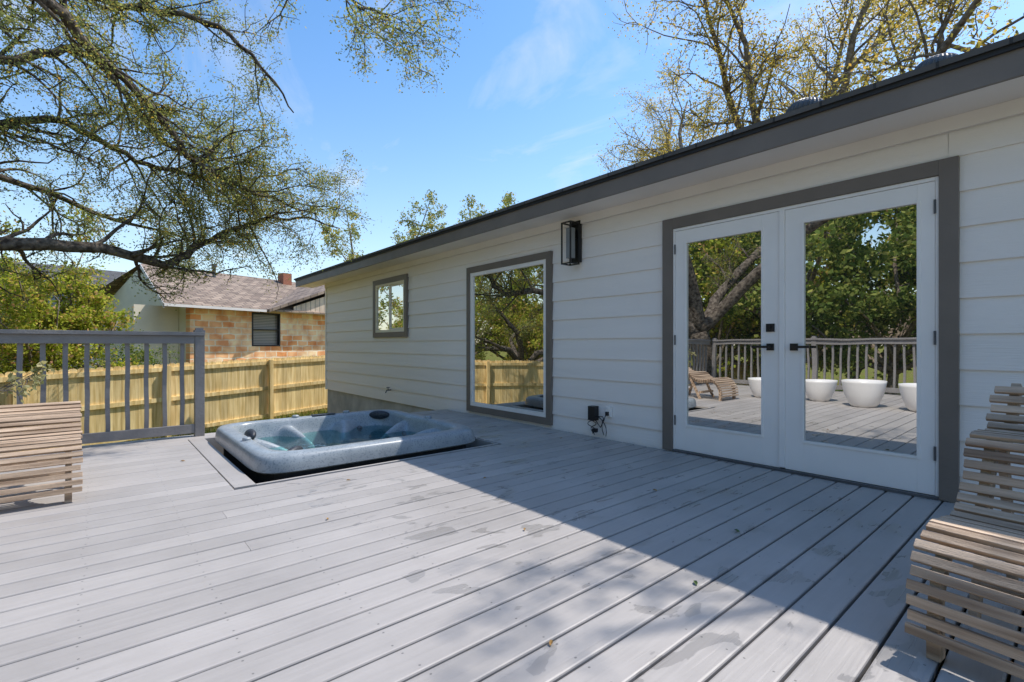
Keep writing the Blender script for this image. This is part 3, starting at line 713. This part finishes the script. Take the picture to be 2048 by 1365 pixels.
Ld=[([(-4.4,6.6,-1.2),(-4.35,6.62,-.3),(-4.15,6.65,.6),fork],[.42,.33,.29,.27],2),
 ([fork,(-3.2,7.2,1.75),(-2.2,7.9,1.95),(-.92,8.66,2.25),(.02,8.9,2.36),(.77,9.06,2.24),(1.24,9.19,2.58),(1.95,9.1,3.05),(2.7,9.0,3.25),(3.4,8.9,3.15)],[.2,.16,.125,.085,.075,.062,.05,.035,.022,.01],.35),
 ([fork,(-3.4,6.6,2.7),(-2.4,6.6,3.9),(-1.2,6.7,4.6),(-.45,6.96,4.55),(-.1,7.45,4.46),(.53,8.1,4.18),(1.16,8.6,3.7),(2.15,8.67,3.39),(2.9,8.7,3.3)],[.2,.17,.13,.09,.06,.052,.046,.038,.024,.01],.35),
 ([fork,(-3.2,7.0,2.5),(-2.2,7.8,3.6),(-.92,8.66,4.5),(-.24,8.87,5.0),(.29,8.9,4.6),(.65,9.0,4.15),(1.4,9.3,3.88),(2.0,9.4,3.4)],[.17,.14,.1,.055,.05,.044,.038,.026,.01],.35),
 ([fork,(-3.0,7.4,2.3),(-2.0,8.6,3.3),(-1.0,9.5,3.99),(-.42,9.55,4.24),(.19,9.55,3.97),(.87,9.5,3.8),(1.85,9.5,3.85),(2.8,9.2,4.2)],[.15,.12,.09,.055,.05,.042,.034,.022,.01],.35),
 ([(-2.4,6.6,3.9),(-1.2,7.8,5.2),(.02,9.2,5.97),(1.2,8.8,6.0),(2.0,8.6,5.5),(2.5,8.6,4.9)],[.11,.08,.05,.038,.025,.01],.25),
 ([(-2.4,6.6,3.9),(-1.3,5.7,5.4),(.3,5.6,6.2),(1.5,6.2,6.0),(2.36,6.2,5.5),(2.95,6.0,5.35)],[.11,.08,.05,.035,.02,.01],.45),
 ([fork,(-3.6,8.3,2.6),(-2.6,10.2,3.4),(-1.2,11.2,3.7),(.2,11.4,3.3),(1.6,11.4,3.0)],[.14,.11,.08,.055,.035,.012],.3),
 ([fork,(-4.2,5.2,2.8),(-3.6,3.4,3.9),(-3.0,1.4,4.6),(-2.9,-.8,5.0)],[.17,.13,.1,.06,.02],.25),
 ([fork,(-5.2,6.4,2.8),(-6.6,5.6,4.2),(-8,5.0,5.2)],[.17,.13,.09,.03],.25)]
R=random.Random(21); limbs=[]
for p,r,sf in Ld:
    cp=cat(p,5); rr_=np.interp(np.linspace(0,len(r)-1,len(cp)),range(len(r)),r)
    cp=[c+Vector((R.gauss(0,.02),R.gauss(0,.02),R.gauss(0,.02))) if 0<i<len(cp)-1 and r[0]<.4 else c for i,c in enumerate(cp)]
    limbs.append((cp,list(rr_),sf))
mb=MB(); tw=branchy(R,mb,limbs,4.6,1.25,6,.42,grav=-.015)
make(mb,'trunk',m_bark,oak,smooth=True)
rg=np.random.default_rng(5); quadmesh(leaves(rg,tw,160000,.036,.06),'crown',m_oakleaf,oak)

def gentree(name,label,loc,H_,Rad,tr,seed,nl,count,lsize,mat,bark,spm=1.6,slen=1.8,twl=.6,tper=6,trunkfrac=.3,spread=.12,group=None,dirs=None,els=(22,72),curl=.11):
    R=random.Random(seed); e=thing(name,label,'tree',loc,0,group); b=Vector(loc)
    tp=wander(R,b,(R.gauss(0,.06),R.gauss(0,.06),1),H_*trunkfrac,5,.06,.05); limbs=[(tp,[tr*(1-.25*i/5) for i in range(6)],2)]
    for i in range(nl):
        az=2*math.pi*(i+R.uniform(-.3,.3))/nl if dirs is None else dirs[i%len(dirs)]+R.uniform(-.3,.3); el=math.radians(R.uniform(*els))
        d=Vector((math.cos(az)*math.cos(el),math.sin(az)*math.cos(el),math.sin(el)))
        k_=min(Rad/max(.2,math.cos(el)),(H_*(1-trunkfrac))/max(.2,math.sin(el)))*R.uniform(.8,1.05)
        lp=wander(R,tp[R.randint(3,5)],d,k_,10,curl,0.0); limbs.append((lp,[tr*.5*(1-.9*j/10)+.008 for j in range(11)],.2))
    mb=MB(); tw=branchy(R,mb,limbs,spm,slen,tper,twl,grav=0.0,subtw=1)
    make(mb,'trunk',bark,e,smooth=True)
    rg=np.random.default_rng(seed); quadmesh(leaves(rg,tw,count,lsize,spread,asp=.6),'crown',mat,e)
    return e
gentree('oak_tree','tall oak with sparse yellow spring leaves rising behind the roof',(13.6,4.6,-1.0),11.5,6.4,.3,31,18,120000,.055,m_yleaf,m_bark2,spm=2.9,slen=2.0,twl=.6,tper=7,els=(22,75),curl=.2)
gentree('oak_tree','broad oak with yellow green leaves overhanging the roof',(11.4,-2.7,-1.0),10.5,5.6,.28,44,7,13000,.075,m_yleaf,m_bark2,spm=1.1,slen=1.7,twl=.6,tper=5,trunkfrac=.42,dirs=[2.2,2.7,3.0,1.7,1.2,3.3,.5,-.8],els=(38,66))
far=gentree('green_tree','leafy green tree standing beyond the house roof',(17.5,28,-1.2),12.2,3.8,.22,52,12,22000,.14,m_oakleaf,m_bark2,spm=1.6,slen=1.5,group='trees beyond the houses')
copy_thing(far,(11.5,26,-1.2),1.2,.98); copy_thing(far,(20.5,25,-1.2),2.4,1.18)
gentree('oak_tree','twisting dark limbed oak standing behind the pine fence',(-4.6,14.3,-1.2),7.5,3.2,.26,77,7,20000,.05,m_oakleaf,m_bark,spm=1.5,slen=1.4,twl=.5,tper=6,trunkfrac=.2,els=(25,65),curl=.28)
ft=gentree('woodland_tree','dense green woodland tree with slender trunk',(-11,4,-1.2),9.5,3.0,.16,61,13,13000,.16,m_gleaf,m_bark2,spm=1.1,slen=1.5,tper=5,trunkfrac=.22,group='woodland trees beside the deck')
ft2=gentree('woodland_tree','bright green woodland tree with many low branches',(-9.5,9.5,-1.2),7.5,2.8,.13,62,13,13000,.14,m_bleaf,m_bark2,spm=1.2,slen=1.3,tper=5,trunkfrac=.12,group='woodland trees beside the deck')
RR=random.Random(4)
for i,(x,y) in enumerate([(-10.5,-2),(-12,8.5),(-9.5,0.8),(-10,13.5),(-14.5,1.5),(-15,6),(-14,11),(-12.5,17),(-9.8,6.2),(-8.5,18),(-11,-6),(-8,14.5),(-5.5,20),(-7,25),(-13,3)]):
    s=ft if i%2==0 else ft2
    copy_thing(s,(x+RR.uniform(-.5,.5),y+RR.uniform(-.5,.5),-1.2),RR.uniform(0,6.28),RR.uniform(.95,1.35))
def bush(name,label,loc,rx,rz,seed,count,mat,size=.09):
    R=random.Random(seed); e=thing(name,label,'bush',loc,0,'bushes behind the fence'); limbs=[]
    b=Vector(loc)
    for i in range(14):
        az=R.uniform(0,6.28); el=math.radians(R.uniform(35,85)); d=Vector((math.cos(az)*math.cos(el)*rx,math.sin(az)*math.cos(el)*rx,math.sin(el)*rz)); limbs.append((wander(R,b,d,d.length*R.uniform(.7,1),8,.12,0),[.05*(1-.9*j/8)+.004 for j in range(9)],.2))
    mb=MB(); tw=branchy(R,mb,limbs,3.0,.9,4,.35,grav=0,subtw=1); make(mb,'stems',m_bark2,e,smooth=True)
    rg=np.random.default_rng(seed); quadmesh(leaves(rg,tw,count,size,.08,asp=.6),'foliage',mat,e); return e
bu=bush('leafy_bush','tall bright yellow green bush behind the pine fence',(-1.0,14.9,-1.2),2.2,4.9,71,34000,m_bleaf,.075)
bush('leafy_bush','rounded green bush with reddish tips beside the fence',(.45,15.6,-1.2),.8,2.4,72,9000,m_gleaf,.07)
copy_thing(bu,(-6.6,15.8,-1.2),2,1.0); copy_thing(bu,(-2.6,17.6,-1.2),4,1.0)
ps=thing('potted_shrub','white planter with a pale leafed shrub by the railing','plant',(-1.02,5.72,0))
mb=MB(); mb.lathe(-1.02,5.72,[(0,.002),(.15,.002),(.19,.05),(.24,.2),(.27,.36),(.25,.36),(.24,.32)],32); make(mb,'pot',m_pot,ps,smooth=True)
R=random.Random(9); limbs=[]
for d in ((.62,-.1,.52),(.72,.0,.5),(.5,.1,.65),(-.2,.3,1),(.1,-.4,.9),(-.5,0,.8)): limbs.append((wander(R,(-1.02,5.72,.3),d,.75,6,.1,-.03),[.008-.001*j for j in range(7)],.3))
mb=MB(); mb.lathe(-1.02,5.72,[(.242,.325),(0,.33)],20); tw=branchy(R,mb,limbs,7,.16,3,.08,subtw=0,secr=.4); make(mb,'stems',m_bark2,ps)
m_pale=leafmat('pale_shrub_leaves',[(0,(.22,.24,.12)),(1,(.5,.45,.26))]); quadmesh(leaves(np.random.default_rng(2),tw,520,.055,.02,asp=.5),'foliage',m_pale,ps)

# ---------------------------------------------------------------- light, sky, camera
sv=Vector((1.72,-.35,2.63)).normalized(); elev=math.asin(sv.z); rot=math.atan2(sv.x,sv.y)
w=bpy.data.worlds.new('World'); scene.world=w; w.use_nodes=True; nt=w.node_tree; nt.nodes.clear()
out=nt.nodes.new('ShaderNodeOutputWorld'); bg=nt.nodes.new('ShaderNodeBackground'); bg.inputs[1].default_value=.15
sky=nt.nodes.new('ShaderNodeTexSky'); sky.sky_type='NISHITA'; sky.sun_disc=False; sky.sun_elevation=elev; sky.sun_rotation=rot; sky.ozone_density=2.2; sky.air_density=1.15; sky.dust_density=.5
tc=nt.nodes.new('ShaderNodeTexCoord'); s=nt.nodes.new('ShaderNodeSeparateXYZ'); L(nt,tc.outputs['Generated'],s.inputs[0])
zz=math_(nt,'ADD',math_(nt,'MAXIMUM',s.outputs[2],0),.18)
cb=nt.nodes.new('ShaderNodeCombineXYZ'); L(nt,math_(nt,'DIVIDE',s.outputs[0],zz),cb.inputs[0]); L(nt,math_(nt,'DIVIDE',s.outputs[1],zz),cb.inputs[1])
n1=nt.nodes.new('ShaderNodeTexNoise'); n1.inputs['Scale'].default_value=2.6; n1.inputs['Detail'].default_value=9; n1.inputs['Roughness'].default_value=.58; n1.inputs['Distortion'].default_value=.8
mp=nt.nodes.new('ShaderNodeMapping'); mp.inputs['Scale'].default_value=(1,.6,1); mp.inputs['Rotation'].default_value=(0,0,.6); mp.inputs['Location'].default_value=(.3,.9,0); L(nt,cb.outputs[0],mp.inputs[0]); L(nt,mp.outputs[0],n1.inputs['Vector'])
cf=ramp(nt,n1.outputs['Fac'],[(.50,(0,0,0)),(.62,(.25,.25,.25)),(.74,(.75,.75,.75))])
hz=math_(nt,'MULTIPLY',math_(nt,'POWER',math_(nt,'SUBTRACT',1.0,math_(nt,'MAXIMUM',s.outputs[2],0)),4.0),.5)
cfm=math_(nt,'MAXIMUM',cf,hz)
hs=nt.nodes.new('ShaderNodeHueSaturation'); hs.inputs['Saturation'].default_value=1.25; hs.inputs['Value'].default_value=1.55; L(nt,sky.outputs[0],hs.inputs['Color'])
L(nt,mixc(nt,cfm,hs.outputs[0],(6.8,6.85,6.9)),bg.inputs[0]); L(nt,bg.outputs[0],out.inputs[0])
ld=bpy.data.lights.new('sun','SUN'); ld.energy=5.0; ld.angle=math.radians(.5); ld.color=(1,.95,.88)
lo=bpy.data.objects.new('sun',ld); lo.rotation_euler=sv.to_track_quat('Z','Y').to_euler(); lo.location=(10,-5,20); col.objects.link(lo)
cd=bpy.data.cameras.new('camera'); cd.lens=972/2048*36; cd.sensor_width=36; cd.shift_y=.0037; cd.clip_end=3000; cd.clip_start=.05
co=bpy.data.objects.new('camera',cd); co.location=(0,0,1); co.rotation_euler=(math.pi/2,0,-math.atan2(.648,.7615)); col.objects.link(co); scene.camera=co
scene.view_settings.view_transform='Standard'; scene.view_settings.look='None'; scene.view_settings.exposure=0
